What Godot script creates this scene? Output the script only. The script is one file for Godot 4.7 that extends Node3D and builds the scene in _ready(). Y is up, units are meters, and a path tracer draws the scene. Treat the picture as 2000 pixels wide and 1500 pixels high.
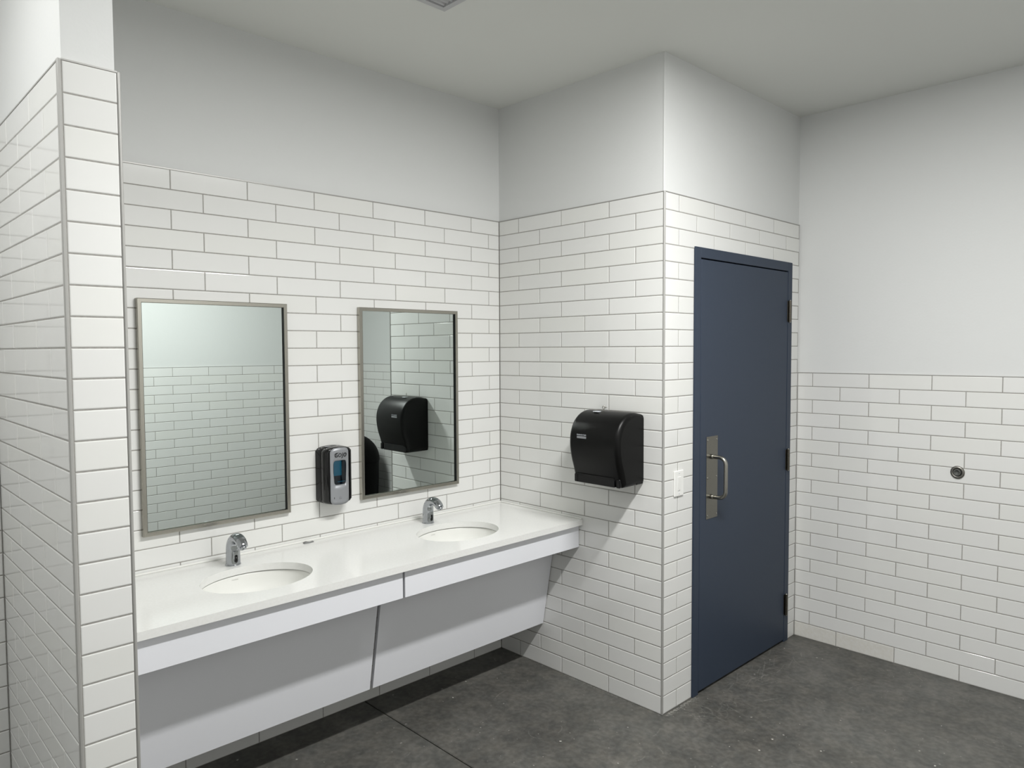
extends Node3D
# One unit of the drawings below is one tile course: U metres. Course line 0 is the top of the tall tiling, course line RF is the floor.
const U := 0.0778
const RF := 31.1
const PW := 4.0                     # length of a tile and its joint, in courses
const GT := 0.092                   # thickness of the bed of grout
const TT := 0.11                    # how far the tile faces stand before the painted wall
var rng := RandomNumberGenerator.new()
var tiles := {}
var M := {}
var openings := []                  # cut through the ceiling for lights and the air grille
var font: SystemFont
var font_bold: SystemFont

func P(x: float, y: float, z: float) -> Vector3:
	return Vector3(x, y + RF, z) * U

# ---------------------------------------------------------------- materials
func mat(called: String, c: Color, rough := 0.6, metal := 0.0, spec := 0.5) -> StandardMaterial3D:
	var m := StandardMaterial3D.new()
	m.resource_name = called
	m.albedo_color = c
	m.roughness = rough
	m.metallic = metal
	m.metallic_specular = spec
	M[called] = m
	return m

func noise_tex(freq: float, s: int, normal := false, bump := 4.0, lo := Color.BLACK, hi := Color.WHITE, size := 512) -> NoiseTexture2D:
	var n := FastNoiseLite.new()
	n.seed = s
	n.frequency = freq
	n.fractal_octaves = 4
	var t := NoiseTexture2D.new()
	t.width = size
	t.height = size
	t.seamless = true
	t.noise = n
	if normal:
		t.as_normal_map = true
		t.bump_strength = bump
	else:
		var g := Gradient.new()
		g.set_color(0, lo)
		g.set_color(1, hi)
		t.color_ramp = g
	return t

func triplanar(m: StandardMaterial3D, scale: float) -> void:
	m.uv1_triplanar = true
	m.uv1_world_triplanar = true
	m.uv1_scale = Vector3.ONE * scale

func materials() -> void:
	var wave := noise_tex(0.006, 11, true, 3.0)
	var glaze := [Color8(222, 222, 220), Color8(223, 223, 221), Color8(221, 221, 219), Color8(222, 222, 219)]
	for i in 4:
		var m := mat("tile%d" % i, glaze[i], 0.07, 0.0, 0.52)
		m.normal_enabled = true
		m.normal_texture = wave
		m.normal_scale = 0.018
		triplanar(m, 1.3)
	var sm := mat("tile_stained", Color8(221, 220, 216), 0.3)
	sm.albedo_texture = noise_tex(0.012, 21, false, 0.0, Color8(247, 245, 241), Color8(255, 255, 255))
	triplanar(sm, 6.0)
	var gr := mat("grout", Color8(162, 160, 156), 0.9)
	gr.albedo_texture = noise_tex(0.05, 5, false, 0.0, Color8(225, 224, 221), Color8(255, 255, 255))
	triplanar(gr, 3.0)
	var pl := mat("paint", Color8(215, 216, 215), 0.75, 0.0, 0.35)
	pl.normal_enabled = true
	pl.normal_texture = noise_tex(0.05, 8, true, 2.0)
	pl.normal_scale = 0.10
	triplanar(pl, 2.2)
	mat("ceiling_paint", Color8(222, 223, 219), 0.85, 0.0, 0.3)
	mat("aluminium", Color8(168, 167, 164), 0.38, 0.25)
	mat("stainless", Color8(160, 158, 151), 0.28, 1.0)
	mat("frame_steel", Color8(170, 167, 158), 0.25, 1.0)
	mat("bin_black", Color8(5, 5, 5), 0.6, 0.0, 0.2)
	var br := mat("brushed", Color8(126, 124, 117), 0.36, 1.0)
	br.roughness_texture = noise_tex(0.03, 31, false, 0.0, Color8(190, 190, 190), Color8(255, 255, 255), 256)
	triplanar(br, 6.0)
	mat("chrome", Color8(172, 175, 179), 0.06, 1.0)
	mat("mirror_silver", Color8(212, 220, 217), 0.0, 1.0)
	var q := mat("quartz", Color8(231, 231, 229), 0.16, 0.0, 0.5)
	q.albedo_texture = noise_tex(0.035, 44, false, 0.0, Color8(249, 249, 248), Color8(255, 255, 255))
	triplanar(q, 4.0)
	mat("laminate", Color8(226, 227, 232), 0.45)
	mat("laminate_core", Color8(120, 116, 110), 0.8)
	mat("porcelain", Color8(236, 236, 232), 0.07, 0.0, 0.55)
	mat("caulk", Color8(230, 230, 226), 0.6)
	mat("black_plastic", Color8(6, 6, 7), 0.16, 0.0, 0.36)
	mat("black_gloss", Color8(9, 9, 10), 0.12, 0.0, 0.5)
	var sb := mat("black_satin", Color8(7, 7, 7), 0.36, 0.0, 0.32)
	sb.normal_enabled = true
	sb.normal_texture = noise_tex(0.2, 17, true, 2.0, Color.BLACK, Color.WHITE, 256)
	sb.normal_scale = 0.12
	triplanar(sb, 18.0)
	mat("grey_plate", Color8(147, 149, 153), 0.38, 0.35)
	mat("soap", Color8(28, 118, 150), 0.25)
	var gl := mat("window_tint", Color(0.02, 0.08, 0.13, 0.45), 0.05)
	gl.transparency = BaseMaterial3D.TRANSPARENCY_ALPHA
	mat("ink", Color8(12, 12, 14), 0.5)
	mat("pale_print", Color8(196, 200, 206), 0.4)
	mat("grey_print", Color8(118, 120, 124), 0.5)
	mat("faint_print", Color8(204, 204, 201), 0.3)
	mat("switch_white", Color8(233, 233, 230), 0.35)
	mat("door_blue", Color8(53, 62, 77), 0.45, 0.0, 0.32)
	mat("hinge_steel", Color8(104, 100, 92), 0.3, 1.0)
	mat("rubber", Color8(80, 81, 78), 0.6)
	mat("nickel_dark", Color8(138, 136, 131), 0.4, 1.0)
	mat("vent_grey", Color8(188, 188, 190), 0.5)
	mat("grey_rubber", Color8(122, 123, 122), 0.7)
	mat("fixture_white", Color8(225, 225, 222), 0.5)
	var df := mat("lamp_diffuser", Color8(240, 240, 238), 0.6)
	df.emission_enabled = true
	df.emission = Color8(255, 255, 253)
	df.emission_energy_multiplier = 6.0
	mat("concrete_dark", Color8(70, 68, 64), 0.9)

# ---------------------------------------------------------------- shapes
func begin(smooth := false) -> SurfaceTool:
	var st := SurfaceTool.new()
	st.begin(Mesh.PRIMITIVE_TRIANGLES)
	st.set_smooth_group(0 if smooth else -1)
	return st

func face(st: SurfaceTool, pts: Array, out: Vector3) -> void:
	var n := Vector3.ZERO
	for i in range(1, pts.size() - 1):
		n += (pts[i] - pts[0]).cross(pts[i + 1] - pts[0])
	if n.length() < 1e-12:
		return
	for i in range(1, pts.size() - 1):
		if n.dot(out) > 0.0:
			st.add_vertex(pts[0]); st.add_vertex(pts[i + 1]); st.add_vertex(pts[i])
		else:
			st.add_vertex(pts[0]); st.add_vertex(pts[i]); st.add_vertex(pts[i + 1])

func done(st: SurfaceTool) -> ArrayMesh:
	st.generate_normals()
	return st.commit()

func bevel_box(st: SurfaceTool, c: Vector3, size: Vector3, b := 0.0, basis := Basis()) -> void:
	var h := size * 0.5
	b = minf(b, minf(h.x, minf(h.y, h.z)) * 0.95)
	var v := func(s: Vector3, axis: int) -> Vector3:
		var p := Vector3(h.x * s.x, h.y * s.y, h.z * s.z)
		for k in 3:
			if k != axis:
				p[k] -= b * s[k]
		return c + basis * p
	for a in 3:
		var e := (a + 1) % 3
		var f := (a + 2) % 3
		for sa in [-1.0, 1.0]:
			var pts := []
			for q in [[-1.0, -1.0], [1.0, -1.0], [1.0, 1.0], [-1.0, 1.0]]:
				var s := Vector3.ZERO
				s[a] = sa; s[e] = q[0]; s[f] = q[1]
				pts.append(v.call(s, a))
			var o := Vector3.ZERO
			o[a] = sa
			face(st, pts, basis * o)
			if b > 0.0:
				for se in [-1.0, 1.0]:
					var s0 := Vector3.ZERO
					s0[a] = sa; s0[e] = se; s0[f] = -1.0
					var s1 := s0
					s1[f] = 1.0
					var o2 := o
					o2[e] = se
					face(st, [v.call(s0, a), v.call(s1, a), v.call(s1, e), v.call(s0, e)], basis * o2)
	if b > 0.0:
		for i in 8:
			var s := Vector3(1 if i & 1 else -1, 1 if i & 2 else -1, 1 if i & 4 else -1)
			face(st, [v.call(s, 0), v.call(s, 1), v.call(s, 2)], basis * s)

func box_mesh(size: Vector3, b := 0.0) -> ArrayMesh:
	var st := begin()
	bevel_box(st, Vector3.ZERO, size, b)
	return done(st)

# a box given by its corners in courses
func span_mesh(a: Vector3, b: Vector3, bev := 0.0) -> ArrayMesh:
	var st := begin()
	bevel_box(st, P((a.x + b.x) / 2, (a.y + b.y) / 2, (a.z + b.z) / 2), (b - a).abs() * U, bev)
	return done(st)

func lathe(profile: Array, segs := 32, squash := Vector2.ONE) -> ArrayMesh:   # profile of Vector2(radius, height) round the y axis
	var st := begin(true)
	for i in profile.size() - 1:
		var p: Vector2 = profile[i]
		var q: Vector2 = profile[i + 1]
		for k in segs:
			var a0 := TAU * k / segs
			var a1 := TAU * (k + 1) / segs
			var r := func(pp: Vector2, a: float) -> Vector3: return Vector3(pp.x * cos(a) * squash.x, pp.y, pp.x * sin(a) * squash.y)
			var side := Vector2(q.y - p.y, p.x - q.x)      # outwards for a profile that runs upwards
			var mid := (a0 + a1) / 2
			var out := Vector3(side.x * cos(mid), side.y, side.x * sin(mid))
			if p.x < 1e-7:
				face(st, [r.call(p, 0.0), r.call(q, a0), r.call(q, a1)], out)
			elif q.x < 1e-7:
				face(st, [r.call(p, a0), r.call(p, a1), r.call(q, 0.0)], out)
			else:
				face(st, [r.call(p, a0), r.call(p, a1), r.call(q, a1), r.call(q, a0)], out)
	return done(st)

# tube along points; each ring has two radii: across (along side) and in the plane of the bend
func sweep(path: Array, ra: Array, rb: Array, side: Vector3, segs := 20, caps := true) -> ArrayMesh:
	var st := begin(true)
	var rings := []
	for i in path.size():
		var t: Vector3 = (path[mini(i + 1, path.size() - 1)] - path[maxi(i - 1, 0)]).normalized()
		var s := (side - t * side.dot(t)).normalized()
		var n := t.cross(s).normalized()
		var ring := []
		for k in segs:
			var a := TAU * k / segs
			ring.append(path[i] + s * cos(a) * ra[i] + n * sin(a) * rb[i])
		rings.append(ring)
	for i in path.size() - 1:
		var c: Vector3 = (path[i] + path[i + 1]) / 2
		for k in segs:
			var l := (k + 1) % segs
			var q := [rings[i][k], rings[i][l], rings[i + 1][l], rings[i + 1][k]]
			face(st, q, (q[0] + q[1] + q[2] + q[3]) / 4 - c)
	if caps:
		st.set_smooth_group(1)
		face(st, rings[0], path[0] - path[1])
		face(st, rings[-1], path[-1] - path[-2])
	return done(st)

func smooth_path(pts: Array, sub := 4) -> Array:
	var out := []
	for i in pts.size() - 1:
		var a: Vector3 = pts[maxi(i - 1, 0)]
		var b: Vector3 = pts[i]
		var c: Vector3 = pts[i + 1]
		var d: Vector3 = pts[mini(i + 2, pts.size() - 1)]
		for k in sub:
			out.append(b.cubic_interpolate(c, a, d, float(k) / sub))
	out.append(pts[-1])
	return out

func smooth_values(v: Array, sub := 4) -> Array:
	var out := []
	for i in v.size() - 1:
		for k in sub:
			out.append(lerpf(v[i], v[i + 1], float(k) / sub))
	out.append(v[-1])
	return out

# ---------------------------------------------------------------- nodes
func part(parent: Node, called: String, mesh: Mesh, m: Material, at := Vector3.ZERO, basis := Basis()) -> MeshInstance3D:
	var o := MeshInstance3D.new()
	o.name = called
	o.mesh = mesh
	o.material_override = m
	o.transform = Transform3D(basis, at)
	parent.add_child(o, true)
	return o

func tag(o: Node, label: String, category := "", group := "", kind := "") -> void:
	o.set_meta("label", label)
	if category: o.set_meta("category", category)
	if group: o.set_meta("group", group)
	if kind: o.set_meta("kind", kind)

func thing(called: String, at: Vector3, label: String, category: String, group := "", kind := "") -> Node3D:
	var o := Node3D.new()
	o.name = called
	o.position = at
	add_child(o, true)
	tag(o, label, category, group, kind)
	return o

func struct(called: String, mesh: Mesh, m: Material, label: String, category: String) -> MeshInstance3D:
	var o := part(self, called, mesh, m)
	tag(o, label, category, "", "structure")
	return o

# ---------------------------------------------------------------- tiling
func tile_mesh(w: float, h: float) -> ArrayMesh:
	var key := "%d_%d" % [roundi(w * 10000), roundi(h * 10000)]
	if tiles.has(key):
		return tiles[key]
	var st := begin()
	var d := TT * U
	var levels := [[0.0, -d], [0.0, -0.0016], [0.0006, -0.0008], [0.0016, -0.0003], [0.0034, 0.0]]
	var rings := []
	for l in levels:
		var x: float = w / 2 - l[0]
		var y: float = h / 2 - l[0]
		rings.append([Vector3(-x, -y, l[1]), Vector3(x, -y, l[1]), Vector3(x, y, l[1]), Vector3(-x, y, l[1])])
	for i in 4:
		for k in 4:
			var l := (k + 1) % 4
			var q := [rings[i][k], rings[i][l], rings[i + 1][l], rings[i + 1][k]]
			face(st, q, (q[0] + q[1]) * Vector3(1, 1, 0) + Vector3(0, 0, 1e-4))
	face(st, rings[4], Vector3.BACK)
	tiles[key] = done(st)
	return tiles[key]

# tiles over u0..u1 and courses r0..r1 of a face; at(u, r) = origin + along * u - up * r; joints at even + k * PW on even courses, odd + k * PW on odd ones
func tile_face(wall: Node3D, origin: Vector3, along: Vector3, normal: Vector3, u0: float, u1: float, r0: int, r1: float, even: float, odd: float, holes := [], stained := []) -> void:
	var joint := 0.045
	var basis := Basis(Vector3.UP.cross(normal), Vector3.UP, normal)
	var mid := origin + along * ((u0 + u1) / 2) + Vector3.DOWN * ((r0 + r1) / 2) - normal * (TT - GT / 2)
	var across := along.abs() * (u1 - u0) + Vector3.UP * (r1 - r0) + normal.abs() * GT
	if holes.is_empty():
		part(wall, "grout", box_mesh(across * U), M.grout, P(mid.x, mid.y, mid.z))
	else:
		var st := begin()
		var o: Rect2 = holes[0]
		for g in [[u0, o.position.x, float(r0), r1], [o.end.x, u1, float(r0), r1], [o.position.x, o.end.x, float(r0), o.position.y]]:
			var c: Vector3 = origin + along * ((g[0] + g[1]) / 2) + Vector3.DOWN * ((g[2] + g[3]) / 2) - normal * (TT - GT / 2)
			bevel_box(st, P(c.x, c.y, c.z), (along.abs() * (g[1] - g[0]) + Vector3.UP * (g[3] - g[2]) + normal.abs() * GT) * U)
		part(wall, "grout", done(st), M.grout)
	var r := r0
	while r < r1 - 0.1:
		var bottom := minf(r + 1.0, r1)
		if r1 - bottom < 0.2:
			bottom = r1
		var off := even if r % 2 == 0 else odd
		var k := floori((u0 - off) / PW)
		while off + k * PW < u1 - 0.02:
			var a := maxf(u0, off + k * PW)
			var b := minf(u1, off + (k + 1) * PW)
			k += 1
			var pieces := [Rect2(a, r, b - a, bottom - r)]
			for hole: Rect2 in holes:
				var left := []
				for p: Rect2 in pieces:
					if not p.intersects(hole):
						left.append(p)
						continue
					if hole.position.y - p.position.y > 0.75:      # the frame covers the foot of this course
						left.append(p)
						continue
					if p.position.y < hole.position.y:
						left.append(Rect2(p.position.x, p.position.y, p.size.x, hole.position.y - p.position.y))
						continue
					if p.position.x < hole.position.x: left.append(Rect2(p.position.x, p.position.y, hole.position.x - p.position.x, p.size.y))
					if p.end.x > hole.end.x: left.append(Rect2(hole.end.x, p.position.y, p.end.x - hole.end.x, p.size.y))
				pieces = left
			for p: Rect2 in pieces:
				if p.size.x < 0.12 or p.size.y < 0.12:
					continue
				var c := origin + along * (p.position.x + p.size.x / 2) + Vector3.DOWN * (p.position.y + p.size.y / 2)
				var tilt := Basis.from_euler(Vector3(rng.randf_range(-1, 1), rng.randf_range(-1, 1), 0) * deg_to_rad(0.10))
				var m: Material = M["tile%d" % rng.randi_range(0, 3)]
				if stained.size() and r == stained[0] and p.position.x < stained[1]:
					m = M.tile_stained
				part(wall, "tile", tile_mesh((p.size.x - joint) * U, (p.size.y - joint) * U), m, P(c.x, c.y, c.z), basis * tilt)
		r += 1
		if r1 - r < 0.2:
			break
	# thin edge strip closing the top course
	var top := origin + along * ((u0 + u1) / 2) + Vector3.DOWN * (r0 - 0.02) - normal * (TT * 0.5)
	part(wall, "edge_trim", box_mesh((along.abs() * (u1 - u0) + Vector3.UP * 0.05 + normal.abs() * (TT * 1.02)) * U), M.aluminium, P(top.x, top.y, top.z))

# ---------------------------------------------------------------- the scene
func _ready() -> void:
	rng.seed = 7
	# camera
	var cam := Camera3D.new()
	cam.name = "camera"
	cam.position = P(-36.21, -9.10, 38.63)
	cam.rotation = Vector3(-0.0479, -0.7696, -0.0049)
	cam.fov = 55.44
	cam.near = 0.02
	cam.far = 60.0
	add_child(cam)
	cam.current = true
	# surroundings and exposure
	var we := WorldEnvironment.new()
	we.name = "surroundings"
	var env := Environment.new()
	env.background_mode = Environment.BG_COLOR
	env.background_color = Color.BLACK
	env.tonemap_mode = Environment.TONE_MAPPER_LINEAR
	env.tonemap_exposure = 1.0
	env.sdfgi_enabled = true
	env.ssao_enabled = true
	env.ssil_enabled = true
	we.environment = env
	add_child(we)
	materials()
	font = SystemFont.new()
	font.font_names = PackedStringArray(["Droid Sans"])
	font_bold = SystemFont.new()
	font_bold.font_names = PackedStringArray(["Droid Sans"])
	font_bold.font_weight = 700
	# the two ceiling fixtures that light the room, both just outside the picture
	ceiling_light(Vector3(-12.8, 8.0, 29.2), 16.0, 1.8, 9.7, "long recessed ceiling light in front of the vanity")
	ceiling_light(Vector3(-41.0, 8.0, 12.0), 6.0, 3.0, 1.65, "short recessed ceiling light beyond the wing wall")
	build_room()
	build_door()
	build_vanity()
	build_mirrors()
	build_towel_dispenser()
	build_soap_dispenser()
	build_small_things()

func ceiling_light(at: Vector3, lx: float, lz: float, energy: float, label: String) -> void:
	var t := thing("ceiling_light", P(at.x, at.y, at.z), label, "ceiling light")
	var deep := 0.04
	openings.append(Rect2(at.x - lx / 2, at.z - lz / 2, lx, lz))
	var st := begin()
	for s in [-1.0, 1.0]:
		bevel_box(st, Vector3(0, -0.002, s * (lz / 2 + 0.12) * U), Vector3((lx + 0.48) * U, 0.004, 0.24 * U), 0.001)
		bevel_box(st, Vector3(s * (lx / 2 + 0.12) * U, -0.002, 0), Vector3(0.24 * U, 0.004, lz * U), 0.001)
	part(t, "frame", done(st), M.fixture_white)
	var hs := begin()
	for s in [-1.0, 1.0]:
		bevel_box(hs, Vector3(0, deep / 2, s * (lz / 2 - 0.03)) * U, Vector3(lx, deep, 0.06) * U)
		bevel_box(hs, Vector3(s * (lx / 2 - 0.03), deep / 2, 0) * U, Vector3(0.06, deep, lz - 0.12) * U)
	part(t, "housing", done(hs), M.fixture_white)
	part(t, "diffuser", box_mesh(Vector3(lx, 0.1, lz) * U), M.lamp_diffuser, Vector3(0, deep + 0.05, 0) * U)
	var l := AreaLight3D.new()
	l.name = "light"
	l.area_size = Vector2(lx - 0.2, lz - 0.2) * U
	l.light_energy = energy
	l.light_color = Color8(255, 255, 253)
	l.shadow_enabled = true
	l.area_range = 14.0
	l.area_attenuation = 2.0
	l.position = Vector3(0, deep * U - 0.004, 0)
	l.rotation = Vector3(-PI / 2, 0, 0)
	t.add_child(l)

# a slab with rectangular openings, joined from boxes
func slab_with_openings(a: Vector3, b: Vector3, holes: Array) -> ArrayMesh:
	var xs := [a.x, b.x]
	var zs := [a.z, b.z]
	for h: Rect2 in holes:
		xs.append_array([h.position.x, h.end.x])
		zs.append_array([h.position.y, h.end.y])
	xs.sort()
	zs.sort()
	var st := begin()
	for i in xs.size() - 1:
		for k in zs.size() - 1:
			var c := Vector2((xs[i] + xs[i + 1]) / 2, (zs[k] + zs[k + 1]) / 2)
			if holes.any(func(h: Rect2): return h.has_point(c)) or xs[i + 1] - xs[i] < 1e-5 or zs[k + 1] - zs[k] < 1e-5:
				continue
			bevel_box(st, P(c.x, (a.y + b.y) / 2, c.y), Vector3(xs[i + 1] - xs[i], b.y - a.y, zs[k + 1] - zs[k]) * U)
	return done(st)

# ---------------------------------------------------------------- the room
func build_room() -> void:
	var top := 8.0
	build_floor()
	openings.append(Rect2(-14.4 - 1.65, 11.3 - 1.65, 3.3, 3.3))
	struct("ceiling", slab_with_openings(Vector3(-52, top, -3), Vector3(21, top + 1.5, 50), openings), M.ceiling_paint, "flat pale grey painted ceiling over the whole washroom", "ceiling")
	# wall behind the vanity
	var a := struct("wall_back", span_mesh(Vector3(-30.07, -RF, -TT), Vector3(2, top, -2.6)), M.paint, "back wall behind the vanity, white paint above white brick-bond tiles", "wall")
	tile_face(a, Vector3.ZERO, Vector3.RIGHT, Vector3.BACK, -28.43, 0.0, 0, RF, -2.638, -1.02)
	# wall that carries the towel dispenser
	var b := struct("wall_right", span_mesh(Vector3(TT, -RF, -TT), Vector3(1.6, top, 12.45)), M.paint, "short side wall with the towel dispenser, white paint above white tiles", "wall")
	tile_face(b, Vector3.ZERO, Vector3.BACK, Vector3.LEFT, 0.0, 13.98, 0, RF, 1.97, -0.01)
	# wall with the door
	var st := begin()
	var o := Rect2(3.2, 2.88, 13.1, RF - 2.88)
	for g in [[TT, o.position.x, -RF, top], [o.end.x, 18.6, -RF, top], [o.position.x, o.end.x, -o.position.y, top]]:
		bevel_box(st, P((g[0] + g[1]) / 2, (g[2] + g[3]) / 2, 14.06 - TT - 0.75), Vector3(g[1] - g[0], g[3] - g[2], 1.5) * U)
	bevel_box(st, P(9.75, (-2.88 - RF) / 2, 14.06 - TT - 1.9), Vector3(15.0, RF, 0.8) * U)
	var c := struct("wall_door", done(st), M.paint, "wall around the blue door, white paint above white tiles", "wall")
	tile_face(c, Vector3(0, 0, 14.06), Vector3.RIGHT, Vector3.BACK, 0.08, 17.6, 0, RF, 1.53, -0.52, [o])
	# far right wall with the low tiling
	var d := struct("wall_far_right", span_mesh(Vector3(17.6 + TT, -RF, 12.0), Vector3(20, top, 48.6)), M.paint, "far right wall with tiles only on its lower part and a round bumper", "wall")
	tile_face(d, Vector3(17.6, 0, 14.06), Vector3.BACK, Vector3.LEFT, 0.0, 32.4, 11, RF, -0.86, 1.14, [], [30, 5.0])
	# wall behind the camera, seen in the mirrors
	var e := struct("wall_front", span_mesh(Vector3(-51, -RF, 46.5 + TT), Vector3(20, top, 49)), M.paint, "opposite wall seen in the mirrors, white paint above low white tiles", "wall")
	tile_face(e, Vector3(0, 0, 46.5), Vector3.RIGHT, Vector3.FORWARD, -28.0, 17.6, 11, RF, -0.7, 1.3)
	struct("wall_left", span_mesh(Vector3(-50, -RF, -3), Vector3(-52, top, 50)), M.paint, "plain painted wall left of the picture", "wall")
	# wing wall at the left end of the vanity
	var w := struct("wall_wing", span_mesh(Vector3(-30.18 + TT, -RF, -TT), Vector3(-28.43 - TT, top, 12.16 - TT)), M.paint, "narrow tiled wing wall that ends the vanity on the left", "wall")
	tile_face(w, Vector3(0, 0, 12.16), Vector3.RIGHT, Vector3.BACK, -30.10, -28.49, 0, RF, -30.5, -30.5)
	tile_face(w, Vector3(-30.18, 0, 0), Vector3.BACK, Vector3.LEFT, 0.0, 12.06, 0, RF, -0.02, 1.96)
	tile_face(w, Vector3(-28.43, 0, 0), Vector3.BACK, Vector3.RIGHT, 0.0, 12.08, 0, RF, -0.02, 1.96)
	# wall of the recess beyond the wing wall
	var f := struct("wall_recess", span_mesh(Vector3(-51, -RF, -TT), Vector3(-30.07, top, -2.6)), M.paint, "tiled wall of the recess left of the wing wall", "wall")
	tile_face(f, Vector3.ZERO, Vector3.RIGHT, Vector3.BACK, -38.2, -30.18, 0, RF, -30.18, -32.2)
	# metal corner profiles
	trim("trim_1", Vector3(-0.03, 0.03, 13.96), Vector3(0.10, -RF, 14.09), M.aluminium, "thin metal strip on the tiled corner beside the door wall")
	trim("trim_2", Vector3(-30.22, 0.03, 12.04), Vector3(-30.10, -RF, 12.19), M.aluminium, "metal strip on the left front corner of the wing wall")
	trim("trim_3", Vector3(-28.50, 0.03, 12.06), Vector3(-28.40, -RF, 12.19), M.aluminium, "metal strip on the right front corner of the wing wall")
	trim("trim_4", Vector3(TT - 0.02, 0.03, 13.85), Vector3(TT + 0.08, top, 14.06 - TT + 0.02), M.paint, "painted corner bead above the tiles beside the door wall")

func trim(called: String, a: Vector3, b: Vector3, m: Material, label: String) -> void:
	var o := struct(called, span_mesh(a, b, 0.0022), m, label, "corner strip")
	o.set_meta("kind", "structure")

func build_floor() -> void:
	var x0 := -51.0
	var z0 := -1.0
	var w := 70.0
	var h := 50.0
	var nx := 1680
	var nz := 1200
	var px := nx / w
	var n1 := FastNoiseLite.new()
	n1.seed = 3
	n1.frequency = 0.006
	n1.fractal_octaves = 5
	var n2 := FastNoiseLite.new()
	n2.seed = 9
	n2.frequency = 0.09
	n2.fractal_octaves = 3
	var n3 := FastNoiseLite.new()
	n3.seed = 15
	n3.frequency = 0.025
	n3.fractal_octaves = 4
	n3.domain_warp_enabled = true
	n3.domain_warp_amplitude = 40.0
	var a := n1.get_image(nx, nz, false, false, true).get_data()
	var b := n2.get_image(nx, nz, false, false, true).get_data()
	var c := n3.get_image(nx, nz, false, false, true).get_data()
	var data := PackedByteArray()
	data.resize(nx * nz * 3)
	for i in nx * nz:
		var v := 87.0 + (a[i] - 128) * 0.09 + (b[i] - 128) * 0.09 + (c[i] - 128) * 0.09
		var warm := (c[i] - 128) * 0.012
		data[i * 3] = clampi(int(v + warm + 1.0), 0, 255)
		data[i * 3 + 1] = clampi(int(v), 0, 255)
		data[i * 3 + 2] = clampi(int(v - warm - 4.0), 0, 255)
	var im := Image.create_from_data(nx, nz, false, Image.FORMAT_RGB8, data)
	var g := RandomNumberGenerator.new()
	g.seed = 5
	var blot := func(x: float, z: float, r: float, col: Color, k: float) -> void:
		var cx := (x - x0) * px
		var cz := (z - z0) * px
		for j in range(int(cz - r), int(cz + r) + 1):
			for i in range(int(cx - r), int(cx + r) + 1):
				if i >= 0 and j >= 0 and i < nx and j < nz and Vector2(i - cx, j - cz).length() <= r:
					im.set_pixel(i, j, im.get_pixel(i, j).lerp(col, k))
	# spots of paint, grit and scratches left by the building work
	for i in 420:
		var x := g.randf_range(-26, 17.4)
		var z := g.randf_range(0.2, 34)
		if x > 0 and z < 14: continue
		var big := g.randf() < 0.12
		blot.call(x, z, 1.3 if big else 0.6, Color8(205, 203, 196), g.randf_range(0.35, 0.95))
	for i in 160:
		var x := g.randf_range(-26, 17)
		var z := g.randf_range(0.5, 34)
		if x > 0 and z < 14.3: continue
		var ang := g.randf_range(0, TAU)
		var bend := g.randf_range(-0.05, 0.05)
		var pale := g.randf() < 0.7
		var k := g.randf_range(0.1, 0.32)
		for s in g.randi_range(8, 40):
			blot.call(x, z, 0.6, Color8(170, 168, 160) if pale else Color8(55, 54, 50), k)
			x += cos(ang) * 0.035
			z += sin(ang) * 0.035
			ang += bend
	# whitish drag marks where the door swings, beside the corner and along the foot of the door wall
	for i in 60:
		var x := 1.8 + g.randf_range(-0.9, 3.2)
		var z := 15.2 + g.randf_range(-0.7, 1.3)
		var ang := g.randf_range(0.2, 2.0)
		for s in g.randi_range(10, 34):
			blot.call(x, z, g.randf_range(0.5, 1.0), Color8(170, 169, 162), 0.09)
			x += cos(ang) * 0.04
			z += sin(ang) * 0.04
			ang += 0.05
	for i in 200:
		blot.call(g.randf_range(0.1, 3.4), 14.15 + absf(g.randfn(0, 0.14)), 0.8, Color8(190, 189, 182), 0.3)
		blot.call(-0.05 - absf(g.randfn(0, 0.10)), g.randf_range(6, 14), 0.7, Color8(180, 179, 172), 0.2)
	for i in 40:
		var x := 9.0 + g.randfn(0, 1.6)
		var z := 15.6 + g.randfn(0, 0.5)
		var ang := g.randf_range(-0.5, 0.6)
		for s in g.randi_range(10, 40):
			blot.call(x, z, 0.7, Color8(165, 164, 158), 0.14)
			x += cos(ang) * 0.04
			z += sin(ang) * 0.04
	var tex := ImageTexture.create_from_image(im)
	var m := mat("concrete", Color.WHITE, 0.46, 0.0, 0.45)
	m.albedo_texture = tex
	m.normal_enabled = true
	m.normal_texture = noise_tex(0.02, 61, true, 3.0)
	m.normal_scale = 0.0
	var rt := noise_tex(0.012, 62, false, 0.0, Color8(150, 150, 150), Color8(255, 255, 255))
	m.roughness_texture = rt
	m.roughness = 0.62
	var f := struct("floor", span_mesh(Vector3(-52, -RF - 0.1, -3), Vector3(21, -RF - 1.6, 50)), M.concrete_dark, "dark grey polished concrete floor with paint specks and one saw cut", "floor")
	var cut := -11.72
	for s in [[x0, cut - 0.035], [cut + 0.035, x0 + w]]:
		var st := begin()
		var v := func(x: float, y: float, z: float) -> void:
			st.set_uv(Vector2((x - x0) / w, (z - z0) / h))
			st.add_vertex(P(x, y, z))
		var e := 0.05
		var l: float = s[0]
		var r: float = s[1]
		# top with a worn, sloping edge on the side of the cut
		var xs := [[l, -RF], [r - e, -RF], [r, -RF - 0.03], [r, -RF - 0.1]] if l == x0 else [[l, -RF - 0.1], [l, -RF - 0.03], [l + e, -RF], [r, -RF]]
		for i in 3:
			var p: Array = xs[i]
			var q: Array = xs[i + 1]
			v.call(p[0], p[1], z0); v.call(q[0], q[1], z0); v.call(q[0], q[1], z0 + h)
			v.call(p[0], p[1], z0); v.call(q[0], q[1], z0 + h); v.call(p[0], p[1], z0 + h)
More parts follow.
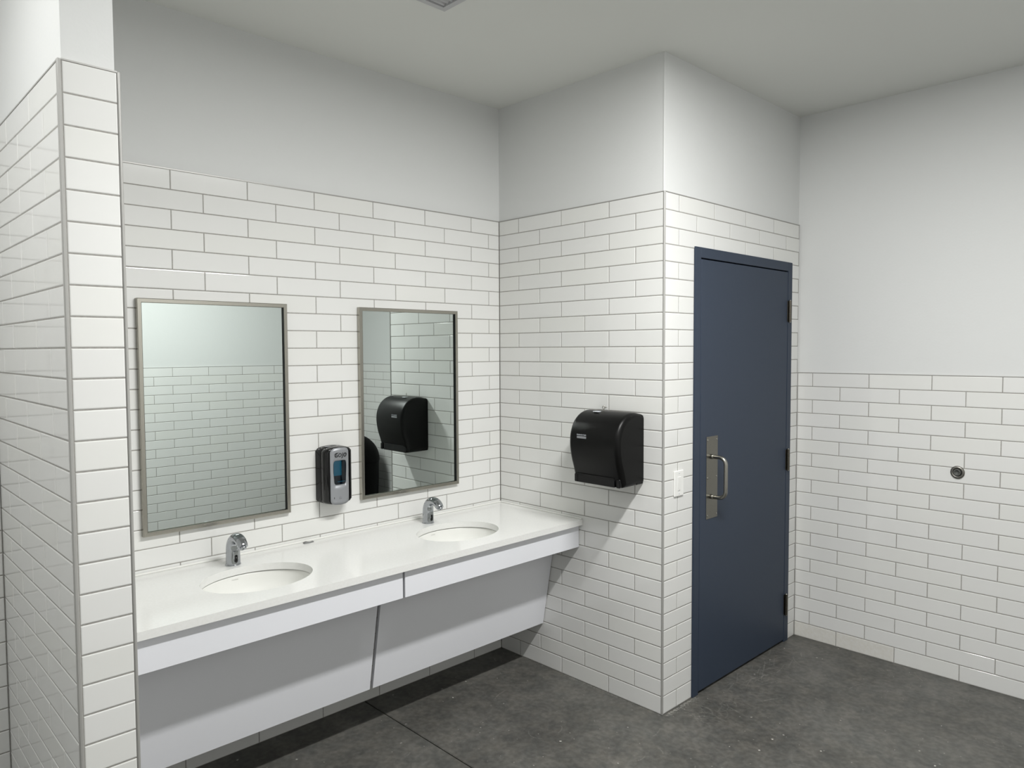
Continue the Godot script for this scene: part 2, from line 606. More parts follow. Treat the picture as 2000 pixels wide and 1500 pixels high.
		part(f, "concrete_slab", done(st), m)

# ---------------------------------------------------------------- door
func build_door() -> void:
	var z := 14.06
	var t := thing("door_1", P(9.75, -RF, z), "slate blue flush door in a matching metal frame", "door", "", "structure")
	var base := Vector3(9.75, -RF, z)
	var L := func(x: float, y: float, zz: float) -> Vector3: return (Vector3(x, y, zz) - base) * U
	var fs := begin()
	var add := func(st: SurfaceTool, a: Vector3, b: Vector3, bev: float) -> void:
		bevel_box(st, L.call((a.x + b.x) / 2, (a.y + b.y) / 2, (a.z + b.z) / 2), (b - a).abs() * U, bev)
	# frame: two jambs, a head, and the stop the leaf shuts against
	add.call(fs, Vector3(3.2, -RF, z - 1.0), Vector3(3.82, -2.88, z + 0.1), 0.001)
	add.call(fs, Vector3(15.68, -RF, z - 1.0), Vector3(16.3, -2.88, z + 0.1), 0.001)
	add.call(fs, Vector3(3.82, -3.52, z - 1.0), Vector3(15.68, -2.88, z + 0.1), 0.001)
	add.call(fs, Vector3(3.8, -RF, z - 1.0), Vector3(4.0, -3.5, z - 0.55), 0.0)
	add.call(fs, Vector3(15.5, -RF, z - 1.0), Vector3(15.7, -3.5, z - 0.55), 0.0)
	add.call(fs, Vector3(3.8, -3.72, z - 1.0), Vector3(15.7, -3.5, z - 0.55), 0.0)
	part(t, "frame", done(fs), M.door_blue)
	var ls := begin()
	add.call(ls, Vector3(3.90, -30.93, z - 0.5), Vector3(15.63, -3.60, z + 0.085), 0.0018)
	part(t, "leaf", done(ls), M.door_blue)
	# pull plate and handle
	var ps := begin()
	add.call(ps, Vector3(4.60, -20.0, z + 0.085), Vector3(5.95, -14.72, z + 0.115), 0.0008)
	var plate := part(t, "pull_plate", done(ps), M.brushed)
	tag(plate, "tall brushed steel plate behind the pull handle")
	for y in [-14.95, -17.36, -19.78]:
		for x in [4.74, 5.81]:
			part(plate, "screw", lathe([Vector2(0, 0), Vector2(0.0052, 0), Vector2(0.0045, 0.0018), Vector2(0.002, 0.0026), Vector2(0, 0.0028)], 12), M.stainless, L.call(x, y, z + 0.112), Basis(Vector3.RIGHT, PI / 2))
	var pts := []
	var hx := 5.2
	var zo := 1.12
	var rr := 0.45
	pts.append(L.call(hx, -16.02, z + 0.1))
	pts.append(L.call(hx, -16.02, z + 0.4))
	for i in 9:
		var a := PI / 2 * i / 8
		pts.append(L.call(hx, -16.02 - rr * (1 - cos(a)), z + zo - rr + rr * sin(a)))
	for i in 9:
		var a := PI / 2 * i / 8
		pts.append(L.call(hx, -18.6 + rr * (1 - sin(a)), z + zo - rr + rr * cos(a)))
	pts.append(L.call(hx, -18.6, z + 0.4))
	pts.append(L.call(hx, -18.6, z + 0.1))
	var rad := []
	for i in pts.size(): rad.append(0.125 * U)
	var hd := part(t, "pull_handle", sweep(pts, rad, rad, Vector3.RIGHT, 16), M.stainless)
	tag(hd, "bent steel tube pull handle")
	for y in [-16.02, -18.6]:
		part(hd, "collar", lathe([Vector2(0, 0), Vector2(0.0118, 0), Vector2(0.0118, 0.011), Vector2(0.0098, 0.0125), Vector2(0, 0.0125)], 20), M.stainless, L.call(hx, y, z + 0.11), Basis(Vector3.RIGHT, PI / 2))
	for y in [-6.45, -17.37, -28.27]:
		var hs := begin()
		add.call(hs, Vector3(15.58, y - 0.76, z + 0.06), Vector3(15.95, y + 0.76, z + 0.11), 0.0005)
		var hg := part(t, "hinge", done(hs), M.hinge_steel)
		for i in 5:
			var yy: float = y - 0.76 + i * 0.304
			var cyl := CylinderMesh.new()
			cyl.top_radius = 0.0086
			cyl.bottom_radius = 0.0086
			cyl.height = 0.0230
			cyl.radial_segments = 16
			cyl.rings = 0
			part(hg, "knuckle", cyl, M.hinge_steel, L.call(15.79, yy, z + 0.19) + Vector3(0, 0.01182, 0))
		for s in [-1.0, 1.0]:
			part(hg, "pin_tip", lathe([Vector2(0, 0), Vector2(0.006, 0.0), Vector2(0.0065, 0.003), Vector2(0.003, 0.006), Vector2(0, 0.0065)], 14), M.stainless, L.call(15.79, y + s * 0.76, z + 0.19), Basis(Vector3.RIGHT, 0.0 if s > 0 else PI))

# ---------------------------------------------------------------- vanity
func build_vanity() -> void:
	var top := -20.25
	var thick := 0.37
	var front := 7.86
	var sx := [-20.52, -7.70]
	var sz := 4.38
	var ea := 2.72
	var eb := 2.2
	# worktop with two oval cut-outs
	var slab := CSGBox3D.new()
	slab.name = "countertop"
	slab.size = Vector3(28.43 - 0.02, thick, front - 0.01) * U
	slab.position = P(-28.43 / 2, top - thick / 2, (front + 0.01) / 2)
	slab.material = M.quartz
	add_child(slab)
	tag(slab, "long white speckled quartz countertop with two oval cut-outs", "countertop")
	for x in sx:
		var c := CSGCylinder3D.new()
		c.name = "cut_out"
		c.operation = CSGShape3D.OPERATION_SUBTRACTION
		c.radius = 1.0
		c.height = 2.0 * thick * U
		c.sides = 96
		c.smooth_faces = true
		c.material = M.quartz
		c.scale = Vector3(ea * U, 1, eb * U)
		c.position = P(x, top - thick / 2, sz) - slab.position
		slab.add_child(c, true)
	var cs := begin()
	bevel_box(cs, P(-14.2, top + 0.05, 0.06) - slab.position, Vector3(28.3, 0.1, 0.1) * U, 0.002)
	bevel_box(cs, P(-0.06, top + 0.05, front / 2) - slab.position, Vector3(0.1, 0.1, front - 0.1) * U, 0.002)
	part(slab, "caulk_bead", done(cs), M.caulk)
	# basins
	for i in 2:
		var t := thing("sink_basin", P(sx[i], top - thick, sz), ["white oval undermount basin at the wing wall end of the countertop", "white oval undermount basin at the towel dispenser end of the countertop"][i], "sink", "oval basins")
		var prof := []
		var depth := 1.75
		prof.append(Vector2(1.09, -0.004))
		prof.append(Vector2(1.03, -0.004))
		for k in 15:
			var a := PI / 2 * k / 14
			prof.append(Vector2(lerpf(0.10, 1.03, pow(cos(a), 0.75)), -0.01 - depth * pow(sin(a), 0.85) * U))
		var outer := [Vector2(0.10, -0.01 - depth * U - 0.008)]
		for k in range(13, -1, -1):
			var a := PI / 2 * k / 14
			outer.append(Vector2(lerpf(0.10, 1.03, pow(cos(a), 0.75)) + 0.04, -0.018 - depth * pow(sin(a), 0.85) * U))
		outer.append(Vector2(1.09, -0.012))
		outer.append(Vector2(1.09, -0.004))
		var all := outer + prof.slice(1)
		part(t, "bowl", lathe(all, 64, Vector2(ea, eb) * U), M.porcelain)
		part(t, "drain", lathe([Vector2(0, 0.0), Vector2(0.014, 0.0), Vector2(0.016, 0.003), Vector2(0.024, 0.003), Vector2(0.027, 0.0), Vector2(0.024, -0.006), Vector2(0, -0.006)], 28), M.chrome, Vector3(0, -0.0095 - depth * U, 0))
		part(t, "maker_mark", box_mesh(Vector3(0.34, 0.035, 0.008) * U), M.faint_print, Vector3(-0.2, -0.24, -2.242) * U)
	# faucets
	for i in 2:
		faucet(P([-20.50, -7.70][i], top, [1.45, 1.38][i]), ["chrome sensor faucet behind the basin nearest the wing wall", "chrome sensor faucet behind the basin nearest the towel dispenser"][i])
	# the two fronts below the worktop
	for i in 2:
		var xa: float = [-28.43, -14.0][i] + 0.03
		var xb: float = [-14.08, 0.0][i] - 0.03
		var t := thing("vanity_front", P((xa + xb) / 2, -RF, 0), ["white laminate vanity front at the wing wall end, apron above a slanted panel", "white laminate vanity front at the towel dispenser end, apron above a slanted panel"][i], "vanity front", "vanity fronts")
		var off := t.position
		var ap := begin()
		bevel_box(ap, P((xa + xb) / 2, (-20.66 - 22.12) / 2, 7.42) - off, Vector3(xb - xa, 22.12 - 20.66, 0.25) * U, 0.001)
		var apron := part(t, "apron", done(ap), M.laminate)
		var et := begin()
		bevel_box(et, P((xa + xb) / 2, -20.64, 7.40) - off, Vector3(xb - xa, 0.04, 0.24) * U, 0.0)
		part(apron, "edge_band", done(et), M.laminate_core)
		# slanted removable panel, hung behind the apron
		var k := 0.88 / 4.88
		var ya := -22.72
		var yb := -28.08
		var ps := begin()
		var inset := 0.03
		var fr := func(x: float, y: float, back: float) -> Vector3: return P(x, y, 5.19 + (y + 23.12) * k - back) - off
		var corners := [[xa + inset, ya], [xb - inset, ya], [xb - inset, yb], [xa + inset, yb]]
		var f0 := []
		var f1 := []
		for cc in corners:
			f0.append(fr.call(cc[0], cc[1], 0.0))
			f1.append(fr.call(cc[0], cc[1], 0.22))
		face(ps, f0, Vector3.BACK)
		face(ps, f1, Vector3.FORWARD)
		var mid: Vector3 = fr.call((xa + xb) / 2, (ya + yb) / 2, 0.1)
		for n in 4:
			var l := (n + 1) % 4
			face(ps, [f0[n], f0[l], f1[l], f1[n]], (f0[n] + f0[l]) / 2 - mid)
		part(t, "slanted_panel", done(ps), M.laminate)
		# steel bracket carrying the worktop at the joint of the fronts and at the walls
		var bs := begin()
		var bx: float = xb - 0.5 if i == 0 else xa + 0.5
		bevel_box(bs, P(bx, -20.85, 2.6) - off, Vector3(0.5, 0.4, 5.1) * U, 0.001)
		bevel_box(bs, P(bx, -23.6, 0.25) - off, Vector3(0.5, 5.6, 0.4) * U, 0.001)
		part(t, "bracket", done(bs), M.grey_plate)
		var js := begin()
		bevel_box(js, P((xa + xb) / 2, -20.85, 7.1) - off, Vector3(xb - xa, 0.4, 0.3) * U, 0.0)
		part(t, "rail", done(js), M.laminate_core)

func faucet(at: Vector3, label: String) -> void:
	var t := thing("sensor_faucet", at, label, "faucet", "sensor faucets")
	var U := U * 1.1
	var pts := []
	for p in [[0.0, 0.0], [0.0, 0.25], [0.0, 0.6], [0.02, 0.9], [0.12, 1.14], [0.32, 1.30], [0.60, 1.36], [0.86, 1.29], [1.03, 1.16], [1.13, 1.04]]:
		pts.append(Vector3(0, p[1], p[0]) * U)
	var ra := []
	var rb := []
	for r in [0.335, 0.33, 0.325, 0.315, 0.30, 0.285, 0.275, 0.265, 0.255, 0.225]: ra.append(r * U)
	for r in [0.335, 0.33, 0.32, 0.30, 0.27, 0.245, 0.225, 0.215, 0.21, 0.185]: rb.append(r * U)
	part(t, "body", sweep(smooth_path(pts), smooth_values(ra), smooth_values(rb), Vector3.RIGHT, 28), M.chrome)
	part(t, "base_ring", lathe([Vector2(0, 0.0002), Vector2(0.352 * U, 0.0002), Vector2(0.352 * U, 0.0035), Vector2(0.335 * U, 0.005), Vector2(0, 0.005)], 32), M.chrome)
	var down := Vector3(0, -0.83, 0.55).normalized()
	var b := Basis(Vector3.RIGHT, down, Vector3.RIGHT.cross(down))
	var aer := part(t, "aerator", lathe([Vector2(0, -0.008), Vector2(0.0125, -0.008), Vector2(0.0125, 0.006), Vector2(0.0115, 0.0085), Vector2(0.0088, 0.0085), Vector2(0.0085, 0.003), Vector2(0, 0.003)], 24), M.chrome, Vector3(0, 1.03, 1.12) * U, b)
	part(aer, "outlet", lathe([Vector2(0, 0.0045), Vector2(0.0084, 0.0045), Vector2(0.0084, 0.003), Vector2(0, 0.003)], 20), M.rubber)
	# raised nozzle mark and sensor slot on the front of the body
	var es := begin()
	bevel_box(es, Vector3(0, 0.50, 0.322) * U, Vector3(0.26, 0.42, 0.06) * U, 0.002)
	part(t, "sensor_surround", done(es), M.chrome)
	var ss := begin(true)
	var ring := []
	for k in 24:
		var a := TAU * k / 24
		ring.append(Vector3(0.075 * cos(a), 0.34 + 0.075 * sin(a) + (0.11 if sin(a) > 0 else -0.11), 0.0) * U)
	var fr := []
	for p in ring: fr.append(p + Vector3(0, 0, 0.357 * U))
	face(ss, fr, Vector3.BACK)
	for k in 24:
		var l := (k + 1) % 24
		face(ss, [ring[k] + Vector3(0, 0, 0.30 * U), ring[l] + Vector3(0, 0, 0.30 * U), fr[l], fr[k]], ring[k] - Vector3(0, 0.34 * U, 0))
	part(t, "sensor_window", done(ss), M.black_gloss)

# ---------------------------------------------------------------- mirrors
func build_mirrors() -> void:
	var spots := [[-24.46, -16.60], [-11.90, -4.16]]
	var labels := ["steel framed wall mirror beside the wing wall", "steel framed wall mirror reflecting the towel dispenser"]
	for i in 2:
		var x0: float = spots[i][0]
		var x1: float = spots[i][1]
		var y0 := -18.33
		var y1 := -6.52
		var t := thing("wall_mirror", P((x0 + x1) / 2, y0, 0), labels[i], "mirror", "framed mirrors above the vanity")
		var off := t.position
		var d := 0.30
		var w := 0.21
		var lip := 0.05
		var out := [Vector2(x0, y0), Vector2(x1, y0), Vector2(x1, y1), Vector2(x0, y1)]
		var c := Vector2((x0 + x1) / 2, (y0 + y1) / 2)
		for k in 4:
			var a: Vector2 = out[k]
			var b: Vector2 = out[(k + 1) % 4]
			var ins := func(p: Vector2, e: float) -> Vector2: return p + Vector2(signf(c.x - p.x), signf(c.y - p.y)) * e
			# section of the angle: back edge, outer edge, small arris, face, inner lip
			var sec := [[0.0, 0.01], [0.0, d - 0.03], [0.03, d], [w - 0.02, d], [w, d - 0.02], [w, d - lip], [0.0, 0.01]]
			var st := begin()
			var mid3 := P((ins.call(a, w / 2).x + ins.call(b, w / 2).x) / 2, (ins.call(a, w / 2).y + ins.call(b, w / 2).y) / 2, d / 2) - off
			for n in sec.size() - 1:
				var pts := []
				for s in [[a, n], [b, n], [b, n + 1], [a, n + 1]]:
					var q: Vector2 = ins.call(s[0], sec[s[1]][0])
					pts.append(P(q.x, q.y, sec[s[1]][1]) - off)
				face(st, pts, (pts[0] + pts[1] + pts[2] + pts[3]) / 4 - mid3)
			part(t, "frame_bar", done(st), M.frame_steel)
		var gs := begin()
		bevel_box(gs, P(c.x, c.y, d - 0.20) - off, Vector3(x1 - x0 - 2 * w + 0.06, y1 - y0 - 2 * w + 0.06, 0.1) * U)
		part(t, "mirror_glass", done(gs), M.mirror_silver)
		for sx in [-1.0, 1.0]:
			part(t, "gasket", box_mesh(Vector3(0.05, y1 - y0 - 2 * w, 0.14) * U), M.black_satin, P(c.x + sx * ((x1 - x0) / 2 - w + 0.02), c.y, d - 0.09) - off)

# ---------------------------------------------------------------- paper towel dispenser
func build_towel_dispenser() -> void:
	var z0 := 8.84
	var z1 := 12.66
	var t := thing("towel_dispenser", P(0, -17.34, (z0 + z1) / 2), "black paper towel dispenser on the short tiled side wall", "towel dispenser")
	var off := t.position
	# side outline of the cover, (distance from the wall, height)
	var raw := [Vector2(0.02, -13.06), Vector2(0.5, -12.96), Vector2(1.0, -12.93), Vector2(1.45, -13.02), Vector2(1.85, -13.22), Vector2(2.2, -13.55), Vector2(2.44, -14.0), Vector2(2.56, -14.5), Vector2(2.55, -15.1), Vector2(2.42, -15.8), Vector2(2.22, -16.4), Vector2(2.07, -16.9), Vector2(1.98, -17.2), Vector2(1.86, -17.34), Vector2(1.0, -17.34), Vector2(0.02, -17.32)]
	var prof := []
	for i in raw.size() - 1:
		if i < 1 or i >= 13:
			prof.append(raw[i])
			continue
		for k in 3:
			prof.append(raw[i].cubic_interpolate(raw[i + 1], raw[i - 1], raw[mini(i + 2, raw.size() - 1)], k / 3.0))
	prof.append(raw[-1])
	var inset := func(e: float) -> Array:
		var o := []
		for p: Vector2 in prof:
			o.append(Vector2(0.02 + (p.x - 0.02) * (1.0 - e / 2.5), -15.14 + (p.y + 15.14) * (1.0 - e / 2.2)))
		return o
	var rad := 0.30
	# rounding: run the inset from the full radius at the ends to none
	var lv := []
	for k in 7:
		var a := PI / 2 * k / 6
		lv.append([z0 + rad * (1 - cos(a)), rad * (1 - sin(a))])
	for k in range(6, -1, -1):
		var a := PI / 2 * k / 6
		lv.append([z1 - rad * (1 - cos(a)), rad * (1 - sin(a))])
	var st := begin(true)
	var rings := []
	for l in lv:
		var r := []
		for p in inset.call(l[1]):
			r.append(P(-p.x, p.y, l[0]) - off)
		rings.append(r)
	var core := P(-1.2, -15.2, (z0 + z1) / 2) - off
	for i in rings.size() - 1:
		for k in prof.size() - 1:
			var q := [rings[i][k], rings[i][k + 1], rings[i + 1][k + 1], rings[i + 1][k]]
			face(st, q, (q[0] + q[1] + q[2] + q[3]) / 4 - core)
	st.set_smooth_group(1)
	for e in [[rings[0], Vector3.FORWARD], [rings[-1], Vector3.BACK]]:
		var pts: Array = e[0]
		var c0 := P(-0.9, -15.2, 0) - off
		c0.z = pts[0].z
		for k in pts.size():
			face(st, [c0, pts[k], pts[(k + 1) % pts.size()]], e[1])
	part(t, "cover", done(st), M.black_satin)
	# housing behind the cover: slightly proud sides up to the seam
	var hs := begin()
	bevel_box(hs, P(-0.34, -15.2, (z0 + z1) / 2) - off, Vector3(0.66, 4.16, z1 - z0 - 0.04) * U, 0.003)
	part(t, "rear_housing", done(hs), M.black_plastic)
	# paper slot with a serrated bar at the bottom front
	var ps := begin()
	bevel_box(ps, P(-2.02, -17.06, (z0 + z1) / 2 - 0.1) - off, Vector3(0.22, 0.5, z1 - z0 - 0.95) * U, 0.002)
	part(t, "paper_slot", done(ps), M.black_plastic)
	var bs := begin()
	bevel_box(bs, P(-2.13, -16.80, (z0 + z1) / 2 - 0.1) - off, Vector3(0.06, 0.12, z1 - z0 - 1.0) * U, 0.001)
	part(t, "tear_bar", done(bs), M.black_plastic)
	for zz in [z0 + 0.30, z1 - 0.30]:
		var cs := begin()
		bevel_box(cs, P(-2.04, -17.05, zz) - off, Vector3(0.26, 0.52, 0.30) * U, 0.004)
		part(t, "corner_guard", done(cs), M.black_plastic)
	# lock tab and key on top
	var ks := begin()
	bevel_box(ks, P(-1.32, -12.965, 10.12) - off, Vector3(0.34, 0.05, 0.42) * U, 0.001)
	part(t, "lock_tab", done(ks), M.pale_print)
	var key := sweep_ring(0.085, 0.022)
	var ko := part(t, "key", key, M.stainless, P(-1.0, -12.72, 10.38) - off, Basis(Vector3.UP, -0.95))
	var kb := begin()
	bevel_box(kb, Vector3(0, -0.14, 0) * U, Vector3(0.05, 0.14, 0.03) * U, 0.0)
	bevel_box(kb, Vector3(0.10, 0.01, 0.06) * U, Vector3(0.22, 0.03, 0.03) * U, 0.0)
	part(ko, "key_blade", done(kb), M.stainless)
	# maker's badge: small line of lettering over a pale bar
	var tilt := Basis(Vector3.UP, -PI / 2) * Basis(Vector3.RIGHT, 0.02)
	var tm := TextMesh.new()
	tm.text = "Kimberly-Clark"
	tm.font = font
	tm.font_size = 32
	tm.pixel_size = 0.0086 / 32.0
	tm.depth = 0.0006
	part(t, "badge_lettering", tm, M.pale_print, P(-2.566, -14.31, 9.92) - off, tilt)
	var gs := begin()
	bevel_box(gs, P(-2.56, -14.465, 9.92) - off, Vector3(0.03, 0.13, 0.72) * U, 0.0004)
	part(t, "badge_bar", done(gs), M.grey_plate)

func sweep_ring(r: float, w: float) -> ArrayMesh:
	var st := begin(true)
	for i in 20:
		for k in 8:
			var q := []
			for e in [[i, k], [i + 1, k], [i + 1, k + 1], [i, k + 1]]:
				var a: float = TAU * e[0] / 20
				var b: float = TAU * e[1] / 8
				var rr := r + w * cos(b)
				q.append(Vector3(rr * cos(a), rr * sin(a), w * sin(b)) * U)
			var am := TAU * (i + 0.5) / 20
			face(st, q, (q[0] + q[1] + q[2] + q[3]) / 4 - Vector3(cos(am), sin(am), 0) * r * U)
	return done(st)

# ---------------------------------------------------------------- soap dispenser
func build_soap_dispenser() -> void:
	var cx := -13.92
	var t := thing("soap_dispenser", P(cx, -18.15, 0), "black and silver touchless soap dispenser between the two mirrors", "soap dispenser")
	var off := t.position
	var half := 0.95
	var ya := -15.02
	var yb := -17.90
	# outline with bowed top and bottom and rounded corners; s scales the width, e pulls the ends in
	var outline := func(s: float, e: float) -> Array:
		var o := []
		var hw := half * s
		var n := 14
		for i in n + 1:
			var u := -1.0 + 2.0 * i / n
			o.append(Vector2(u * hw, ya - e + 0.27 * sqrt(maxf(0.0, 1.0 - pow(absf(u), 2.2)))))
		for i in n + 1:
			var u := 1.0 - 2.0 * i / n
			o.append(Vector2(u * hw, yb + e - 0.25 * sqrt(maxf(0.0, 1.0 - pow(absf(u), 2.2)))))
		return o
	var loft := func(levels: Array) -> ArrayMesh:
		var st := begin(true)
		var rings := []
		for l in levels:
			var r := []
			for p in outline.call(l[1], l[2]):
				r.append(P(cx + p.x, p.y, l[0]) - off)
			rings.append(r)
		var core := P(cx, -16.45, 0.5) - off
		for i in rings.size() - 1:
			for k in rings[i].size():
				var n: int = (k + 1) % rings[i].size()
				var q := [rings[i][k], rings[i][n], rings[i + 1][n], rings[i + 1][k]]
				face(st, q, (q[0] + q[1] + q[2] + q[3]) / 4 - core)
		st.set_smooth_group(1)
		face(st, rings[-1], Vector3.BACK)
		return done(st)
	part(t, "rear_shell", loft.call([[0.01, 1.0, 0.0], [0.55, 1.0, 0.0], [0.60, 0.985, 0.02]]), M.black_plastic)
	part(t, "cover", loft.call([[0.60, 0.95, 0.04], [0.64, 0.985, 0.0], [0.80, 0.965, 0.0], [0.98, 0.90, 0.01], [1.06, 0.82, 0.03], [1.08, 0.76, 0.05]]), M.black_gloss)
	# pale ridge on top
	var rs := begin()
	bevel_box(rs, P(cx - 0.12, -14.77, 0.42) - off, Vector3(0.9, 0.03, 0.26) * U, 0.001)
	part(t, "top_latch", done(rs), M.grey_plate)
	# silver face plate: waisted, bowed outwards, with an opening for the window
	var bow := func(x: float) -> float: return 1.20 - 0.15 * pow((x - cx) / 0.68, 2.0)
	var st := begin(true)
	var n := 64
	var wy0 := -16.97
	var wy1 := -15.54
	var po := []
	var pi_ := []
	for k in n:
		var a := TAU * k / n
		var ca := cos(a)
		var sa := sin(a)
		# outer edge: superellipse with a waist
		var ey := -16.47 + 1.58 * signf(sa) * pow(absf(sa), 0.32)
		var v := (ey + 16.47) / 1.58
		var wdt := 0.60 + 0.10 * v * v
		var ex := wdt * signf(ca) * pow(absf(ca), 0.32)
		ey += 0.10 * signf(v) * (1.0 - pow(ex / 0.7, 2.0)) * pow(absf(v), 6.0)
		po.append(Vector2(cx + ex, ey))
		var ix := 0.42 * signf(ca) * pow(absf(ca), 0.30) * (1.0 + 0.04 * signf(sa))
		var iy := (wy0 + wy1) / 2 + (wy1 - wy0) / 2 * signf(sa) * pow(absf(sa), 0.30)
		pi_.append(Vector2(cx + ix, iy))
	for k in n:
		var l := (k + 1) % n
		for s in 4:
			var q := []
			for e in [[k, s], [l, s], [l, s + 1], [k, s + 1]]:
				var p: Vector2 = po[e[0]].lerp(pi_[e[0]], e[1] / 4.0)
				q.append(P(p.x, p.y, bow.call(p.x)) - off)
			face(st, q, Vector3.BACK)
		var edge := []
		for e in [[k, 0.0], [l, 0.0], [l, 0.14], [k, 0.14]]:
			var p: Vector2 = po[e[0]]
			edge.append(P(p.x, p.y, bow.call(p.x) - e[1]) - off)
		face(st, edge, Vector3(po[k].x - cx, po[k].y + 16.47, 0))
		var rim := []
		for e in [[k, 0.0], [l, 0.0], [l, 0.12], [k, 0.12]]:
			var p: Vector2 = pi_[e[0]]
			rim.append(P(p.x, p.y, bow.call(p.x) - e[1]) - off)
		face(st, rim, Vector3(cx - pi_[k].x, -16.25 - pi_[k].y, 0))
	var plate := part(t, "face_plate", done(st), M.grey_plate)
	tag(plate, "silver waisted face plate")
	var back := begin()
	bevel_box(back, P(cx, (wy0 + wy1) / 2, 1.085) - off, Vector3(0.9, 1.5, 0.02) * U, 0.0)
	part(t, "window_back", done(back), M.black_plastic)
	var so := begin()
	bevel_box(so, P(cx - 0.14, -15.98, 1.105) - off, Vector3(0.52, 0.92, 0.03) * U, 0.001)
	bevel_box(so, P(cx + 0.1, -16.80, 1.10) - off, Vector3(0.5, 0.03, 0.02) * U, 0.0)
	part(t, "soap_refill", done(so), M.soap)
	var ws := begin(true)
	for k in n:
		var l := (k + 1) % n
		var c := Vector2(cx, (wy0 + wy1) / 2)
		for s in 3:
			var q := []
			for e in [[k, s], [l, s], [l, s + 1], [k, s + 1]]:
				var p: Vector2 = pi_[e[0]].lerp(c, e[1] / 3.0)
				q.append(P(p.x, p.y, bow.call(p.x) - 0.03) - off)
			face(ws, q, Vector3.BACK)
	part(t, "window_pane", done(ws), M.window_tint)
	# lettering, sensor square and hand mark on the plate
	var tm := TextMesh.new()
	tm.text = "GOjO"
	tm.font = font_bold
	tm.font_size = 64
	tm.pixel_size = 0.0245 / 64.0
	tm.depth = 0.0008
	var sl := Basis(Vector3(1, 0, 0), Vector3(0.14, 1, 0), Vector3(0, 0, 1))
	part(t, "lettering", tm, M.ink, P(cx + 0.03, -15.24, 1.20) - off, sl)
	var sw := begin()
	for k in 9:
		var a0 := lerpf(2.75, 1.25, k / 9.0)
		var a1 := lerpf(2.75, 1.25, (k + 1) / 9.0)
		var r0 := func(a: float, r: float) -> Vector3: return P(cx - 0.13 + r * cos(a), -15.28 + 0.62 * r * sin(a), 1.205) - off
		var th: float = 0.028 * sin(PI * (k + 0.5) / 9.0) + 0.004
		face(sw, [r0.call(a0, 0.30), r0.call(a1, 0.30), r0.call(a1, 0.30 + th), r0.call(a0, 0.30 + th)], Vector3.BACK)
	part(t, "swoosh", done(sw), M.ink)
	var sq := begin()
	bevel_box(sq, P(cx - 0.36, -17.73, 1.142) - off, Vector3(0.11, 0.11, 0.02) * U, 0.0)
	part(t, "sensor_window", done(sq), M.ink)
	var hm := begin()
	for k in 4:
		bevel_box(hm, P(cx - 0.075 + k * 0.035, -17.72 + 0.02 * sin(k * 1.1), 1.196) - off, Vector3(0.018, 0.09, 0.006) * U, 0.0)
	bevel_box(hm, P(cx - 0.02, -17.79, 1.196) - off, Vector3(0.16, 0.06, 0.006) * U, 0.0)
	part(t, "hand_mark", done(hm), M.grey_print)

